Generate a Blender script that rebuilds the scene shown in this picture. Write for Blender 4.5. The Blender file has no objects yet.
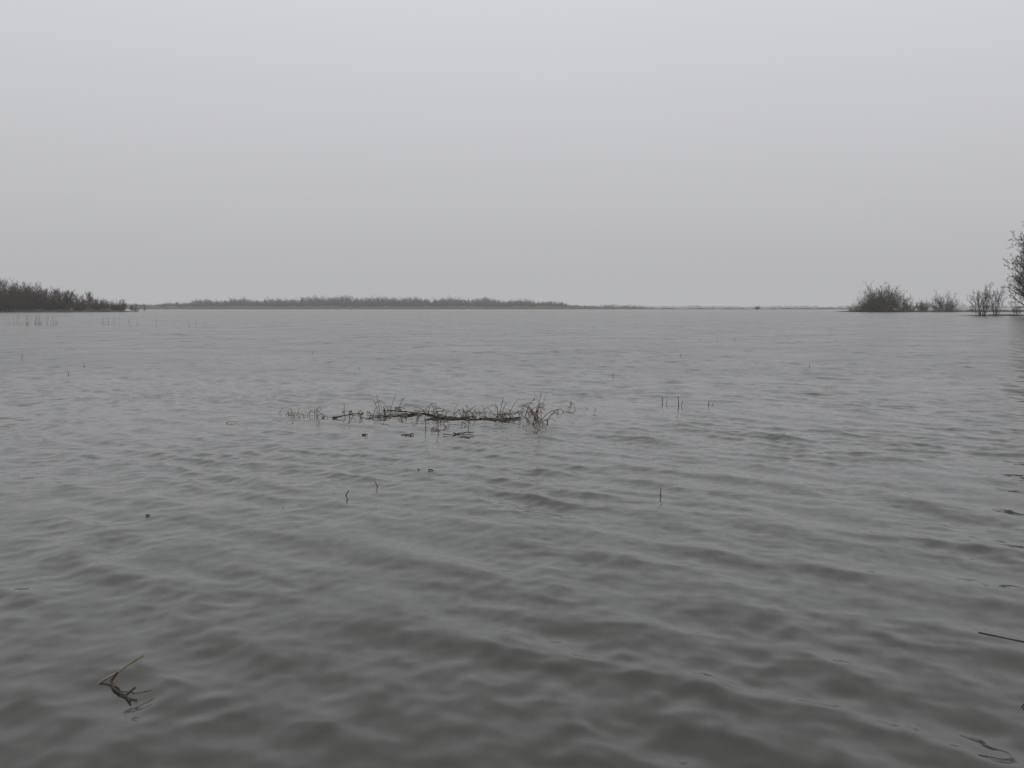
import bpy, math, random
import numpy as np
random.seed(11); rng=np.random.default_rng(11)
scene=bpy.context.scene
scene.view_settings.view_transform='Standard'; scene.view_settings.look='None'
scene.view_settings.exposure=0; scene.view_settings.gamma=1
HAZE=(0.46,0.462,0.478)

# ---------------------------------------------------------------- world
w=bpy.data.worlds.new("World"); scene.world=w; w.use_nodes=True
nt=w.node_tree; N=nt.nodes; L=nt.links; N.clear()
out=N.new('ShaderNodeOutputWorld'); bg=N.new('ShaderNodeBackground'); bg.inputs['Strength'].default_value=0.1
sky=N.new('ShaderNodeTexSky'); sky.sky_type='NISHITA'; sky.sun_disc=False
sky.sun_elevation=math.radians(48); sky.sun_rotation=math.radians(200); sky.dust_density=6; sky.air_density=2
hs=N.new('ShaderNodeHueSaturation'); hs.inputs['Saturation'].default_value=0.15
L.new(sky.outputs[0],hs.inputs['Color'])
tc=N.new('ShaderNodeTexCoord'); sx=N.new('ShaderNodeSeparateXYZ'); L.new(tc.outputs['Generated'],sx.inputs[0])
no=N.new('ShaderNodeTexNoise'); no.inputs['Scale'].default_value=1.6; no.inputs['Detail'].default_value=2
mp=N.new('ShaderNodeMapping'); mp.inputs['Scale'].default_value=(1,1,2.0)
L.new(tc.outputs['Generated'],mp.inputs[0]); L.new(mp.outputs[0],no.inputs['Vector'])
ma=N.new('ShaderNodeMath'); ma.operation='MULTIPLY_ADD'; ma.inputs[1].default_value=0.06; 
L.new(no.outputs['Fac'],ma.inputs[0]); L.new(sx.outputs['Z'],ma.inputs[2])
sb=N.new('ShaderNodeMath'); sb.operation='SUBTRACT'; sb.inputs[1].default_value=0.03; L.new(ma.outputs[0],sb.inputs[0])
cr=N.new('ShaderNodeValToRGB'); L.new(sb.outputs[0],cr.inputs[0]); cr.color_ramp.interpolation='B_SPLINE'
e=cr.color_ramp.elements
e[0].position=0.0; e[0].color=(0.46,0.462,0.478,1)
e[1].position=1.0; e[1].color=(0.82,0.82,0.84,1)
a=e.new(0.12); a.color=(0.54,0.542,0.562,1)
a=e.new(0.30); a.color=(0.67,0.675,0.71,1)
vm=N.new('ShaderNodeVectorMath'); vm.operation='SCALE'; vm.inputs['Scale'].default_value=10
L.new(cr.outputs[0],vm.inputs[0])
mx=N.new('ShaderNodeMix'); mx.data_type='RGBA'; mx.inputs['Factor'].default_value=0.94
L.new(hs.outputs[0],mx.inputs[6]); L.new(vm.outputs[0],mx.inputs[7]); L.new(mx.outputs[2],bg.inputs['Color'])
L.new(bg.outputs[0],out.inputs['Surface'])

sl=bpy.data.lights.new("sun","SUN"); sl.energy=0.5; sl.angle=math.radians(40); sl.color=(1,0.97,0.93)
so=bpy.data.objects.new("sun",sl); scene.collection.objects.link(so)
so.rotation_euler=(math.radians(42),0,math.radians(-20))

# ---------------------------------------------------------------- camera
cd=bpy.data.cameras.new("camera"); cd.lens=35; cd.sensor_width=36; cd.clip_start=0.05; cd.clip_end=40000
co=bpy.data.objects.new("camera",cd); scene.collection.objects.link(co)
co.location=(0,0,1.6); co.rotation_euler=(math.radians(90-4.37),0,0); scene.camera=co

# ---------------------------------------------------------------- helpers
def mat(name, c1, c2, scale=3.0, rough=0.85):
    m=bpy.data.materials.new(name); m.use_nodes=True
    n=m.node_tree.nodes; l=m.node_tree.links; b=n['Principled BSDF']
    b.inputs['Roughness'].default_value=rough; b.inputs['Specular IOR Level'].default_value=0.2
    t=n.new('ShaderNodeNewGeometry'); z=n.new('ShaderNodeTexNoise'); z.inputs['Scale'].default_value=scale; z.inputs['Detail'].default_value=4
    l.new(t.outputs['Position'],z.inputs['Vector'])
    r=n.new('ShaderNodeValToRGB'); r.color_ramp.elements[0].position=0.35; r.color_ramp.elements[1].position=0.65
    r.color_ramp.elements[0].color=(*c1,1); r.color_ramp.elements[1].color=(*c2,1)
    l.new(z.outputs['Fac'],r.inputs[0]); l.new(r.outputs[0],b.inputs['Base Color'])
    return m
def mesh_data(name, V, F, m, smooth=True):
    me=bpy.data.meshes.new(name); V=np.asarray(V,dtype=np.float32); F=np.asarray(F,dtype=np.int32)
    k,c=F.shape
    me.vertices.add(len(V)); me.vertices.foreach_set('co',V.ravel())
    me.loops.add(k*c); me.loops.foreach_set('vertex_index',F.ravel())
    me.polygons.add(k); me.polygons.foreach_set('loop_start',np.arange(0,k*c,c,dtype=np.int32))
    me.polygons.foreach_set('loop_total',np.full(k,c,dtype=np.int32))
    me.polygons.foreach_set('use_smooth',np.full(k,smooth,dtype=bool))
    me.update(calc_edges=True); me.materials.append(m); return me
def mesh_obj(name, V, F, m, smooth=True):
    o=bpy.data.objects.new(name,mesh_data(name,V,F,m,smooth)); scene.collection.objects.link(o); return o

def tubes(S, sides=3):
    S=np.asarray(S,dtype=np.float64); n=len(S)
    p0=S[:,0:3]; p1=S[:,3:6]; d=p1-p0; ln=np.linalg.norm(d,axis=1,keepdims=True)+1e-9; d=d/ln
    ref=np.where(np.abs(d[:,2:3])>0.9,np.array([[1.,0,0]]),np.array([[0,0,1.]]))
    u=np.cross(d,ref); u/=np.linalg.norm(u,axis=1,keepdims=True)+1e-9; v=np.cross(d,u)
    V=np.zeros((n,2*sides,3))
    for i in range(sides):
        a=2*math.pi*i/sides; o=math.cos(a)*u+math.sin(a)*v
        V[:,i]=p0+o*S[:,6:7]; V[:,sides+i]=p1+o*S[:,7:8]
    base=(np.arange(n)*2*sides)[:,None]
    F=[]
    for i in range(sides):
        j=(i+1)%sides
        F.append(base+np.array([[i,j,sides+j,sides+i]]))
    return V.reshape(-1,3), np.stack(F,1).reshape(-1,4)

def rv(s): return np.array([random.gauss(0,s),random.gauss(0,s),random.gauss(0,s)])
def unit(v): return v/(math.sqrt(v[0]*v[0]+v[1]*v[1]+v[2]*v[2])+1e-9)
def limb(S,p,d,length,r,nk,up=0.12,spread=0.5,rmin=0.0022,t0=0.15,n=4):
    pts=[p]; dirs=[]
    for i in range(n):
        d=unit(d+rv(0.12)+np.array([0,0,up])); pts.append(pts[-1]+d*length/n); dirs.append(d)
    for i in range(n):
        S.append([*pts[i],*pts[i+1],max(r*(1-0.7*i/n),rmin),max(r*(1-0.7*(i+1)/n),rmin*0.7)])
    if not nk: return
    for k in range(nk[0]):
        t=t0+(1-t0)*(k+random.random())/nk[0]; f=min(t*n,n-0.001); i=int(f); f-=i
        q=pts[i]*(1-f)+pts[i+1]*f
        nd=unit(dirs[i]*0.8+rv(spread))
        limb(S,q,nd,length*random.uniform(0.30,0.52)*(1.1-0.35*t),max(r*(1-0.7*t)*0.55,rmin),nk[1:],up,spread,rmin,0.15,3 if len(nk)>1 else 2)

def norm_h(S,p=99.7):
    S=np.array(S); s=1/np.percentile(S[:,5],p); S[:,:6]*=s; return S
def willow(seed,stems=14,nk=(6,4,3),maxlean=1.1,rmin=0.0022):
    random.seed(seed); S=[]
    for i in range(stems):
        a=6.283*(i*0.382)+random.gauss(0,.3); le=maxlean*math.sqrt((i+0.5)/stems)*random.uniform(0.8,1.1)
        b=np.array([math.cos(a),math.sin(a),0])
        limb(S,b*0.08*random.random(),np.array([b[0]*math.sin(le),b[1]*math.sin(le),math.cos(le)]),
             random.uniform(0.7,1.0)*(1-0.35*le/1.2)*0.8,0.012,list(nk),0.06,0.55,rmin,0.2)
    return norm_h(S)
def crown_tree(seed,nb=26,nk=(7,5,3),rmin=0.0016,wid=0.42,base=0.16,full=0.65):
    random.seed(seed); S=[]; pts=[np.zeros(3)]; d=np.array([random.gauss(0,.06),random.gauss(0,.06),1.0]); n=12
    for i in range(n):
        d=unit(d+rv(0.08)+np.array([0,0,0.1])); pts.append(pts[-1]+d*0.85/n)
        S.append([*pts[i],*pts[i+1],0.02*(1-0.85*i/n),0.02*(1-0.85*(i+1)/n)])
    for k in range(nb):
        t=base+(0.98-base)*(k+random.random())/nb; f=min(t*n,n-.001); i=int(f); f-=i
        q=pts[i]*(1-f)+pts[i+1]*f; a=k*2.4+random.gauss(0,.3)
        el=0.35+0.7*t
        u=(t-base)/(1-base); ln_=wid*math.sin(math.pi*min(1,(0.25+full*u)))**0.6*random.uniform(0.7,1.1)
        limb(S,q,np.array([math.cos(a)*math.cos(el),math.sin(a)*math.cos(el),math.sin(el)]),ln_,0.010*(1-0.6*t),list(nk),0.07,0.5,rmin)
    return norm_h(S,99.95)
def place(S,x,y,scale=1.0,rot=0.0,z=0.0,rs=None,ws=1.0):
    T=S.copy(); c,s=math.cos(rot),math.sin(rot)
    for o in (0,3):
        X=S[:,o]*c-S[:,o+1]*s; Y=S[:,o]*s+S[:,o+1]*c
        T[:,o]=X*scale*ws+x; T[:,o+1]=Y*scale*ws+y; T[:,o+2]=S[:,o+2]*scale+z
    T[:,6:8]*= (rs if rs else scale); return T

# ---------------------------------------------------------------- water
th_f=np.radians(np.arange(-36,36.001,0.075)); th_c=np.radians(np.arange(39,321.1,3.0))
th=np.concatenate([th_f,th_c]); nth=len(th)
r=[0.02]
while r[-1]<9000:
    x=r[-1]
    if x<2.6: s=0.07
    elif x<60: s=max(0.017,x*x/1592*0.30)
    else: s=x*x/1592*0.5
    s=min(s,x*0.5+0.05)
    r.append(x+s)
r=np.array(r); nr=len(r); dr=np.gradient(r)
dth=np.where(np.arange(nth)<len(th_f),math.radians(0.075),math.radians(3))
R,T=np.meshgrid(r,th,indexing='ij')
X=R*np.sin(T); Y=R*np.cos(T)
SP=np.maximum(dr[:,None]*np.ones_like(R), R*dth[None,:])
near=r<400; nn=near.sum()
Xn=X[:nn].astype(np.float32); Yn=Y[:nn].astype(np.float32); SPn=SP[:nn].astype(np.float32)
H=np.zeros_like(Xn); DX=np.zeros_like(Xn); DY=np.zeros_like(Xn); lost=np.zeros_like(Xn)
comps=[]
NC=160
for i in range(NC):
    lam=0.08*(3.0/0.08)**((i+rng.random())/NC)
    ang=math.radians(36)+rng.normal(0,math.radians(32 if lam>0.45 else 48))
    s=math.exp(-((math.log(lam/0.52))/0.95)**2)+0.32*math.exp(-((math.log(lam/0.15))/0.5)**2)
    comps.append((lam,ang,s,rng.random()*6.283))
tot=math.sqrt(sum(c[2]**2 for c in comps)/2); RMS=0.088
mod=np.ones_like(Xn)
for i in range(10):
    lam=rng.uniform(1.5,8); a=rng.uniform(0,6.283)
    mod+=0.16*np.sin(2*math.pi/lam*(Xn*math.cos(a)+Yn*math.sin(a))+rng.random()*6.28)
mod=np.clip(mod,0.2,2)
for lam,ang,s,ph in comps:
    k=2*math.pi/lam; sl_=s/tot*RMS; A=sl_/k
    kx,ky=math.cos(ang),math.sin(ang)
    q=lam/SPn; wt=np.clip((q-2.2)/2.5,0,1); wt=wt*wt*(3-2*wt)
    m_=mod if lam<0.6 else 1.0
    p=k*(kx*Xn+ky*Yn)+ph
    H+=A*wt*m_*np.cos(p); sn=A*wt*m_*np.sin(p)
    DX-=1.0*kx*sn; DY-=1.0*ky*sn
    lost+=(1-wt*wt)*sl_*sl_*0.5
chop=np.zeros_like(X); chop[:nn]=np.sqrt(lost); chop[nn:]=RMS
Z=np.zeros_like(X); Z[:nn]=H; X[:nn]+=DX; Y[:nn]+=DY
V=np.stack([X,Y,Z],-1).reshape(-1,3)
idx=np.arange(nr*nth).reshape(nr,nth)
nxt=np.roll(idx,-1,axis=1)
F=np.stack([idx[:-1],idx[1:],nxt[1:],nxt[:-1]],-1).reshape(-1,4)[:, ::-1]
wm=bpy.data.materials.new("murky_water"); wm.use_nodes=True
n=wm.node_tree.nodes; l=wm.node_tree.links; b=n['Principled BSDF']
b.inputs['Base Color'].default_value=(0.040,0.042,0.033,1); b.inputs['IOR'].default_value=1.333
geo=n.new('ShaderNodeNewGeometry'); at=n.new('ShaderNodeAttribute'); at.attribute_name='chop'
def noise(scale,stretch,rot,detail):
    m_=n.new('ShaderNodeMapping'); m_.inputs['Rotation'].default_value=(0,0,rot); m_.inputs['Scale'].default_value=stretch
    l.new(geo.outputs['Position'],m_.inputs[0])
    z=n.new('ShaderNodeTexNoise'); z.inputs['Scale'].default_value=scale; z.inputs['Detail'].default_value=detail
    l.new(m_.outputs[0],z.inputs['Vector'])
    v=n.new('ShaderNodeVectorMath'); v.operation='SUBTRACT'; v.inputs[1].default_value=(0.5,0.5,0.5)
    l.new(z.outputs['Color'],v.inputs[0]); return v
v1=noise(1.9,(1,0.45,1),math.radians(-38),5)
s1=n.new('ShaderNodeVectorMath'); s1.operation='SCALE'; l.new(v1.outputs[0],s1.inputs[0])
pm=n.new('ShaderNodeMapping'); pm.inputs['Scale'].default_value=(0.18,0.22,1); l.new(geo.outputs['Position'],pm.inputs[0])
pn=n.new('ShaderNodeTexNoise'); pn.inputs['Scale'].default_value=1.0; pn.inputs['Detail'].default_value=6; pn.inputs['Roughness'].default_value=0.8; l.new(pm.outputs[0],pn.inputs['Vector'])
mr=n.new('ShaderNodeMapRange'); mr.inputs['From Min'].default_value=0.32; mr.inputs['From Max'].default_value=0.68
mr.inputs['To Min'].default_value=3.5; mr.inputs['To Max'].default_value=14.0; l.new(pn.outputs['Fac'],mr.inputs['Value'])
mm=n.new('ShaderNodeMath'); mm.operation='MULTIPLY'; l.new(at.outputs['Fac'],mm.inputs[0]); l.new(mr.outputs[0],mm.inputs[1])
l.new(mm.outputs[0],s1.inputs['Scale'])
# unresolved small waves widen the reflection lobe
rr=n.new('ShaderNodeMapRange'); rr.inputs['From Min'].default_value=0.32; rr.inputs['From Max'].default_value=0.68
rr.inputs['To Min'].default_value=0.8; rr.inputs['To Max'].default_value=2.3; l.new(pn.outputs['Fac'],rr.inputs['Value'])
rm=n.new('ShaderNodeMath'); rm.operation='MULTIPLY'; l.new(at.outputs['Fac'],rm.inputs[0]); l.new(rr.outputs[0],rm.inputs[1])
ra=n.new('ShaderNodeMath'); ra.operation='ADD'; ra.inputs[1].default_value=0.07; ra.use_clamp=True; l.new(rm.outputs[0],ra.inputs[0]); l.new(ra.outputs[0],b.inputs['Roughness'])
v2=noise(14,(1,0.6,1),math.radians(-38),3)
s2=n.new('ShaderNodeVectorMath'); s2.operation='SCALE'; s2.inputs['Scale'].default_value=0.15; l.new(v2.outputs[0],s2.inputs[0])
ad=n.new('ShaderNodeVectorMath'); ad.operation='ADD'; l.new(s1.outputs[0],ad.inputs[0]); l.new(s2.outputs[0],ad.inputs[1])
fl=n.new('ShaderNodeVectorMath'); fl.operation='MULTIPLY'; fl.inputs[1].default_value=(1,1,0); l.new(ad.outputs[0],fl.inputs[0])
ad2=n.new('ShaderNodeVectorMath'); ad2.operation='ADD'; l.new(fl.outputs[0],ad2.inputs[0]); l.new(geo.outputs['Normal'],ad2.inputs[1])
nm=n.new('ShaderNodeVectorMath'); nm.operation='NORMALIZE'; l.new(ad2.outputs[0],nm.inputs[0]); l.new(nm.outputs[0],b.inputs['Normal'])
wo=mesh_obj("water",V,F,wm)
att=wo.data.attributes.new('chop','FLOAT','POINT'); att.data.foreach_set('value',chop.astype(np.float32).ravel())
def water_h(x,y):
    return sum((c[2]/tot*RMS*c[0]/(2*math.pi))*math.cos(2*math.pi/c[0]*(math.cos(c[1])*x+math.sin(c[1])*y)+c[3]) for c in comps)

# ---------------------------------------------------------------- haze (emission/absorption air volume)
hm=bpy.data.materials.new("haze_air"); hm.use_nodes=True; n2=hm.node_tree.nodes; l2=hm.node_tree.links; n2.clear()
o2=n2.new('ShaderNodeOutputMaterial'); va=n2.new('ShaderNodeVolumeAbsorption'); em=n2.new('ShaderNodeEmission'); ads=n2.new('ShaderNodeAddShader')
SIG=0.00021
va.inputs['Color'].default_value=(0,0,0,1); va.inputs['Density'].default_value=SIG
em.inputs['Color'].default_value=(*HAZE,1); em.inputs['Strength'].default_value=SIG
l2.new(va.outputs[0],ads.inputs[0]); l2.new(em.outputs[0],ads.inputs[1]); l2.new(ads.outputs[0],o2.inputs['Volume'])
K=9500; HV=[(sx_*K,sy_*K,z) for z in (-5,70) for sx_,sy_ in ((-1,-1),(1,-1),(1,1),(-1,1))]
mesh_obj("haze",HV,[(0,3,2,1),(4,5,6,7),(0,1,5,4),(1,2,6,5),(2,3,7,6),(3,0,4,7)],hm,False)

# ---------------------------------------------------------------- distant woods
m_wood=mat("bare_willow_bark",(0.050,0.032,0.025),(0.100,0.066,0.052),0.12)
m_wood2=mat("bare_poplar_bark",(0.055,0.045,0.038),(0.10,0.085,0.070),0.2)
m_green=mat("pale_bud_twigs",(0.055,0.047,0.027),(0.11,0.095,0.052),0.3)
m_far=mat("distant_wood_bark",(0.024,0.022,0.020),(0.048,0.044,0.040),0.02)
m_bank=mat("wet_grass_bank",(0.035,0.03,0.018),(0.08,0.068,0.04),0.3)
var_l=[willow(100+i,12,(6,3),1.0) for i in range(5)]
var_d=[willow(150+i,18,(7,5,3),1.1,0.0022) for i in range(5)]
var_t=[crown_tree(200+i,22,(6,4,3),0.0020,0.42,0.12) for i in range(5)]
def inst_meshes(vs,m,nm_): 
    return [mesh_data(nm_,*tubes(v),m,False) for v in vs]
def group(name,meshes,items):
    e_=bpy.data.objects.new(name,None); scene.collection.objects.link(e_)
    for x,y,h,ws in items:
        o=bpy.data.objects.new("tree",random.choice(meshes)); scene.collection.objects.link(o)
        o.parent=e_; o.location=(x,y,-0.2); o.scale=(h*ws,h*ws,h); o.rotation_euler=(0,0,random.uniform(0,6.283))
    return e_
random.seed(5)
def bank(name,x0,x1,y,depth,h,step,m):
    n_=int((x1-x0)/step)+2; V=[];F=[]
    for i in range(n_):
        x=x0+(x1-x0)*i/(n_-1); ed=min(1,min(i,n_-1-i)/6+0.05)
        hh=h*ed*random.uniform(0.55,1.2); dd=depth*(0.4+0.6*ed)
        j=random.uniform(-0.15,0.15)*depth
        V+=[(x,y-dd/2+j,-0.3),(x,y-dd*0.35+j,hh*0.6),(x,y,hh),(x,y+dd*0.35,hh*0.8),(x,y+dd/2,-0.3)]
        if i:
            a=(i-1)*5
            F+=[(a+k,a+5+k,a+6+k,a+1+k) for k in range(4)]
    return mesh_obj(name,V,F,m,False)
def interp(x,tab):
    return float(np.interp(x,[t[0] for t in tab],[t[1] for t in tab]))

# left wood ~400 m
LH=[(-310,15),(-215,14.5),(-205,13.6),(-196,12.2),(-190,10.0),(-181,10.0),(-177,9.0),(-174,6.2),(-168,6.0),(-163,5.2),(-157,3.0)]
items=[]; x=-300
while x<-157:
    hh=interp(x,LH)
    for row in range(4):
        items.append((x+random.uniform(-2,2),400+row*8+random.uniform(-3,3),hh*random.uniform(0.7,1.03),random.uniform(0.75,1.05)))
    x+=3.4 if x<-210 else 2.4
group("bare_willow_wood",inst_meshes(var_d[:3]+var_t,m_wood,"bare_tree_mesh"),items)
bank("grassy_bank",-310,-150,400,14,1.0,2.0,m_bank)
green_meshes=inst_meshes(var_d,m_green,"budding_willow_mesh")
group("budding_thicket",green_meshes,[(random.uniform(-225,-198),random.uniform(388,396),random.uniform(7,12.0),1.0) for i in range(9)])

# central tree belt ~1600 m
BH=[(-1100,14),(-620,8),(-560,9.5),(-510,14.5),(-430,17.5),(-380,16.5),(-330,20),(-290,21.5),(-200,20),(-120,18.5),(-60,18),(0,16),(50,14),(85,10),(110,6.5),(150,3.5),(210,2.5)]
parts=[]; x=-1100; i=0
while x<210:
    for row in range(3):
        vv=random.choice(var_d) if row!=1 else random.choice(var_t)
        vv=vv[np.random.default_rng(i).random(len(vv))<0.16]; i+=1
        parts.append(place(vv,x+random.uniform(-2,2),1600+row*25+random.uniform(-9,9),interp(x,BH)*random.uniform(0.75,1.04)*(1+0.12*math.sin(x*0.11)),random.uniform(0,6.28),0,rs=110,ws=1.1))
    x+=5.2
V,F=tubes(np.concatenate(parts)); mesh_obj("distant_tree_belt",V,F,m_far,False)
bank("distant_bank",-1100,230,1585,40,4.5,6,m_bank)
bank("reed_bank",-440,540,1150,30,1.3,6,m_bank)
parts=[]; x=-2600
while x<3200:
    h=14+4*math.sin(x*0.004+0.6)+3*math.sin(x*0.017)+2*math.sin(x*0.05)
    if x>200: h*=0.85
    vv=random.choice(var_l)[::3]
    parts.append(place(vv,x,4300+random.uniform(-60,60),max(h,6)*random.uniform(0.8,1.1),random.uniform(0,6.28),0,rs=300,ws=1.6))
    x+=9
V,F=tubes(np.concatenate(parts)); mesh_obj("far_woodland",V,F,m_far,False)
bank("far_shore",-2600,3200,4280,80,8,30,m_bank)

V,F=tubes(place(var_l[1],221,900,4.0,0,0,rs=25,ws=1.3)); mesh_obj("low_bush",V,F,m_wood,False)

# right willow thicket ~400 m
random.seed(9)
group("willow_thicket",green_meshes,[(xx,400+random.uniform(-5,5),hh,0.95) for xx,hh in ((136.5,3.6),(139,5.4),(142.5,8.2),(145.5,10.6),(147,11.6),(148.5,12.2),(151,10.8),(154,8.4),(157,5.2),(160,5.8),(163,5.2),(141,6),(150,10),(147,8),(153,7),(144,7))])
wood2=inst_meshes(var_d+var_t[:2],m_wood2,"bare_willow_mesh")
group("willow_thicket",wood2,[(xx,405+random.uniform(-4,4),hh,0.8) for xx,hh in ((166,5.6),(168.5,5.8),(172,7.2),(174,9.2),(176,5),(180,2.6),(185,2.4))])
bank("grassy_bank",130,330,404,10,0.8,2.0,m_bank)

# right hand bare trees ~200 m
def tree_obj(name,S,x,y,h,m,rot=0.0,ws=1.0):
    V,F=tubes(place(S,0,0,h,rot,0,ws=ws),3); o=mesh_obj(name,V,F,m,False); o.location=(x,y,-0.15); return o
tree_obj("bare_shrub",willow(41,13,(7,5,3),0.75,0.0024),94.2,200,6.8,m_wood2,0,0.75)
tree_obj("bare_shrub",willow(42,9,(7,5,3),0.7,0.0024),98.4,203,6.0,m_wood2,0,0.6)
tree_obj("bare_tree",crown_tree(55,70,(8,6,4),0.0011,0.46,0.05,0.5),104.9,200,21.0,m_wood2,0.5,1.0)
tree_obj("bare_tree",crown_tree(57,26,(7,5,3),0.0012,0.42,0.12),115,206,20,m_wood2)
tree_obj("bare_shrub",willow(43,9,(7,4,3),0.9,0.0024),101.5,201,3.8,m_wood2)
bank("grassy_bank",91,170,204,5,0.28,1.2,m_bank)

# ---------------------------------------------------------------- flooded weeds and debris
m_straw=mat("dead_reed_straw",(0.10,0.077,0.048),(0.26,0.205,0.13),9,0.7)
m_dark=mat("wet_rotten_reed",(0.015,0.012,0.009),(0.06,0.045,0.03),12,0.5)
def poly(pts,r0,r1):
    n_=len(pts)-1; return [[*pts[i],*pts[i+1],r0+(r1-r0)*i/n_,r0+(r1-r0)*(i+1)/n_] for i in range(n_)]
def stalk(x,y,h,lean,az,r=0.005,bend=0.0,kink=None,n=8):
    pts=[np.array([x,y,water_h(x,y)-0.06])]; a=lean
    for i in range(n):
        t=i/n; a=lean+bend*t*t
        if kink and t>kink[0]: a+=kink[1]
        a+=random.gauss(0,0.05)
        pts.append(pts[-1]+np.array([math.sin(a)*math.cos(az),math.sin(a)*math.sin(az),math.cos(a)])*(h+0.06)/n)
    return poly(pts,r,r*0.45)
def floater(x,y,L_,az,r,n=6,z=0.0,wob=0.12):
    pts=[];a=az; p=np.array([x-math.cos(az)*L_/2,y-math.sin(az)*L_/2])
    for i in range(n+1):
        pts.append(np.array([p[0],p[1],water_h(p[0],p[1])+z+random.uniform(-0.006,0.012)]))
        a+=random.gauss(0,wob); p=p+np.array([math.cos(a),math.sin(a)])*L_/n
    return poly(pts,r*0.8,r*0.5)
random.seed(77)
straw=[];dark=[]
for (x0,y0,x1,y1,k) in ((-2.45,14.7,-1.35,14.8,11),(-1.7,15.0,-0.6,14.5,12),(-1.1,14.3,-0.05,14.15,18),(-2.1,15.3,-1.3,15.1,4),(-0.5,14.35,0.25,14.5,3)):
    for i in range(k):
        t=random.random(); x=x0+(x1-x0)*t; y=y0+(y1-y0)*t+random.gauss(0,0.05)
        (dark if random.random()<0.85 else straw).extend(floater(x,y,random.uniform(0.15,0.55),random.gauss(math.atan2(y1-y0,x1-x0),0.2),random.uniform(0.005,0.012),z=0.004))
for i in range(22):
    x=random.uniform(-2.3,0.2); y=random.gauss(14.7,0.6)
    (dark if random.random()<0.55 else straw).extend(floater(x,y,random.uniform(0.08,0.3),random.uniform(-0.5,0.5),random.uniform(0.004,0.008),z=0.004))
for x,y,L_,r_ in ((-0.62,12.6,0.26,0.010),(-0.8,12.45,0.14,0.008),(-0.55,12.35,0.18,0.007),(-1.85,12.45,0.07,0.012),(-1.35,12.5,0.10,0.011),(-1.27,12.5,0.05,0.010),(-1.0,12.9,0.12,0.007)):
    dark+=floater(x,y,L_,random.uniform(-0.2,0.2),r_,z=0.006)
def cluster(cx,cy,n_,sx_,sy_,hmin,hmax,bend=2.0,r=0.0068):
    for i in range(n_):
        x=random.gauss(cx,sx_); y=random.gauss(cy,sy_); h=random.uniform(hmin,hmax)
        kn=(random.uniform(0.3,0.7),random.uniform(0.8,2.2)) if random.random()<0.5 else None
        s_=stalk(x,y,h,random.uniform(0.05,1.05),random.uniform(0,6.283),random.uniform(0.6,1.15)*r,random.uniform(0,bend),kn)
        (straw if random.random()<0.75 else dark).extend(s_)
        if random.random()<0.4:
            k=random.choice(s_[3:]); p=np.array(k[3:6]); a=random.uniform(0,6.28)
            q=p+np.array([math.cos(a)*0.06,math.sin(a)*0.06,0.03]); q2=q+np.array([math.cos(a)*0.06,math.sin(a)*0.05,-0.05])
            straw.extend(poly([p,q,q2],r*0.8,r*0.3))
cluster(-2.25,14.9,16,0.16,0.25,0.10,0.22)
cluster(-2.0,15.5,11,0.10,0.15,0.20,0.38,2.8)
cluster(-1.7,14.9,9,0.18,0.25,0.08,0.20)
cluster(-1.15,14.9,17,0.18,0.25,0.12,0.31)
cluster(-0.75,14.7,12,0.17,0.25,0.10,0.24)
cluster(-0.25,14.6,26,0.17,0.25,0.12,0.34)
cluster(0.05,14.2,6,0.12,0.15,0.10,0.22)
cluster(0.38,13.9,17,0.08,0.25,0.20,0.50,2.8)
cluster(0.32,14.8,8,0.08,0.15,0.15,0.38)
cluster(0.85,15.3,6,0.14,0.1,0.08,0.18)
cluster(1.15,15.6,3,0.1,0.1,0.06,0.12)
cluster(-1.0,13.3,10,0.12,0.25,0.08,0.2)
cluster(-0.75,13.6,5,0.15,0.2,0.06,0.16)
flotsam=bpy.data.objects.new("reed_debris",None); scene.collection.objects.link(flotsam)
V,F=tubes(straw,5); o=mesh_obj("straw_stalks",V,F,m_straw); o.parent=flotsam
V,F=tubes(dark,5); o=mesh_obj("rotten_stems",V,F,m_dark); o.parent=flotsam
straw=[];dark=[]
cluster(-3.1,14.7,16,0.20,0.12,0.06,0.18); cluster(-3.45,14.9,6,0.10,0.1,0.06,0.15); cluster(-2.85,14.6,6,0.06,0.08,0.10,0.24)
dark+=floater(-3.95,14.0,0.18,0.1,0.005,z=0.004)
V,F=tubes(straw+dark,5); mesh_obj("dead_weed_tuft",V,F,m_straw)
def reed(name,segs,m): V,F=tubes(segs,5); return mesh_obj(name,V,F,m)
for x,y,h in ((2.52,16.6,0.12),(2.72,16.2,0.15),(3.25,16.4,0.07),(0.98,16.5,0.05)):
    reed("reed_stub",stalk(x,y,h,random.uniform(0,0.35),random.uniform(0,6.28),0.009)+stalk(x+0.04,y,h*0.7,0.4,random.uniform(0,6.28),0.006),m_dark)
for x,y,h in ((-10.7,24,0.14),(2.35,23,0.10),(-13.5,22,0.1),(-11.6,27,0.12),(-15.3,31,0.18),(5.6,33,0.12),(-4.0,26,0.07),(8.1,27,0.09),(-7.0,35,0.12)):
    reed("reed_stub",stalk(x,y,h,0.2,random.uniform(0,6.28),0.009),m_straw)
reed("twig",stalk(-1.45,8.40,0.06,0.5,0.2,0.007)+stalk(-1.45,8.42,0.05,0.9,2.8,0.005),m_dark)
reed("twig",stalk(-1.19,8.9,0.06,0.5,3.0,0.006)+stalk(-1.19,8.9,0.04,0.9,0.3,0.005),m_dark)
reed("twig",stalk(-0.83,9.65,0.06,0.9,3.0,0.009)+floater(-0.79,9.62,0.05,0.2,0.009,z=0.008),m_dark)
reed("twig",stalk(1.26,8.42,0.07,0.15,0.2,0.006),m_dark)
reed("twig",floater(-2.80,7.55,0.03,0.1,0.007,z=0.004),m_dark)
reed("twig",stalk(-1.88,7.95,0.02,0.4,0.5,0.004),m_dark)
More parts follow.
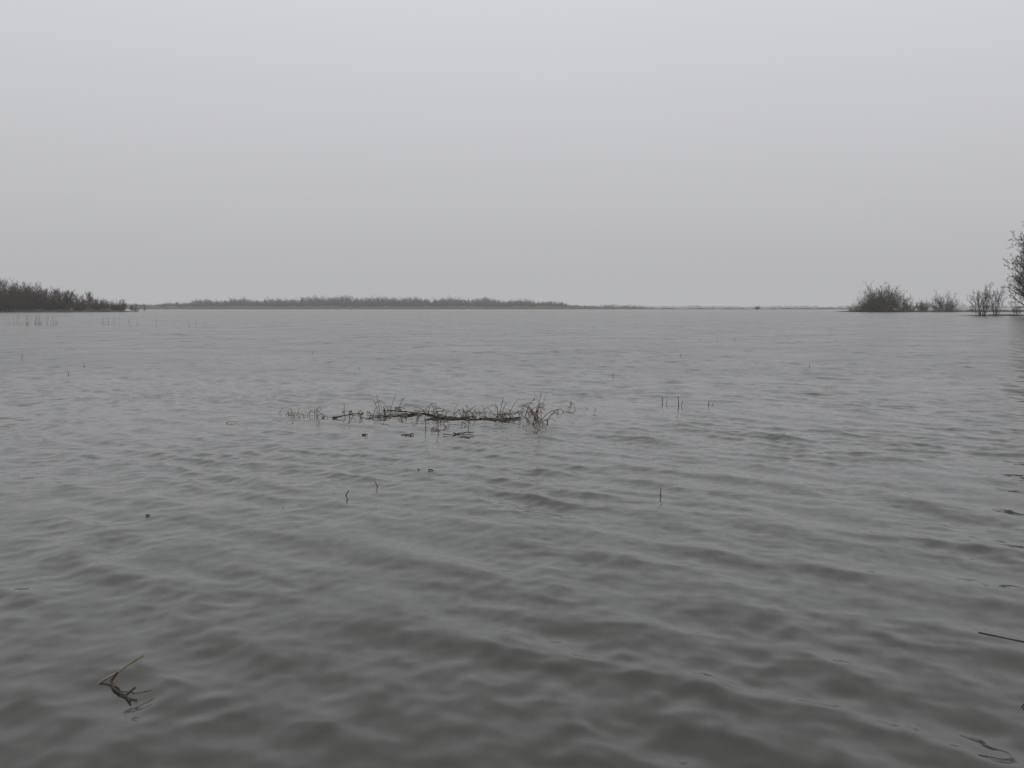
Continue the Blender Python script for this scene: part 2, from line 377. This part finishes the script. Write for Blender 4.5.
b_=bpy.data.objects.new("broken_reed",None); scene.collection.objects.link(b_)
wh=water_h
P=[(-1.82,4.14,wh(-1.82,4.14)-0.04),(-1.76,4.17,wh(-1.76,4.17)+0.006),(-1.70,4.18,wh(-1.7,4.18)+0.035),(-1.655,4.20,wh(-1.7,4.18)+0.065),(-1.60,4.22,wh(-1.7,4.18)+0.095)]
o=reed("stem",poly([np.array(p) for p in P],0.0055,0.004),m_straw); o.parent=b_
P=[(-1.70,4.18,wh(-1.7,4.18)+0.034),(-1.715,4.15,wh(-1.715,4.15)+0.012),(-1.68,4.09,wh(-1.68,4.09)+0.004),(-1.64,4.04,wh(-1.64,4.04)+0.004),(-1.60,4.01,wh(-1.60,4.01)+0.004),(-1.565,4.03,wh(-1.565,4.03)+0.028)]
P2=[(-1.60,4.01,wh(-1.60,4.01)+0.004),(-1.575,3.975,wh(-1.575,3.975)+0.004),(-1.555,3.945,wh(-1.555,3.945)+0.003)]
o=reed("twig",poly([np.array(p) for p in P],0.0055,0.0045)+poly([np.array(p) for p in P2],0.005,0.004),m_dark); o.parent=b_
reed("stick",poly([np.array((a_,b2,water_h(a_,b2)+0.001)) for a_,b2 in ((2.30,4.80),(2.36,4.74),(2.42,4.68),(2.48,4.63),(2.6,4.54))],0.003,0.004),m_dark)
reed("stick",floater(2.08,3.92,0.05,0,0.004,z=0.002),m_dark)
dark=[]; random.seed(3)
for x,y in ((9.4,50),(10.3,50),(11,49)):
    dark+=stalk(x,y,0.12,0.5,random.uniform(0,6.28),0.01)
reed("drowned_weed",dark,m_dark)
dark=[]
for cx,cy,n_,w_ in ((-46,96,26,1.2),(-43,92,14,0.8),(-38,94,8,1.0),(-34,90,5,1.0),(-27,85,4,1.2)):
    for i in range(n_):
        dark+=stalk(random.gauss(cx,w_),random.gauss(cy,1.5),random.uniform(0.3,1.1),random.uniform(0,0.3),random.uniform(0,6.28),0.012,0.4,n=4)
reed("reed_bed",dark,m_straw)
print("water verts",nr*nth)
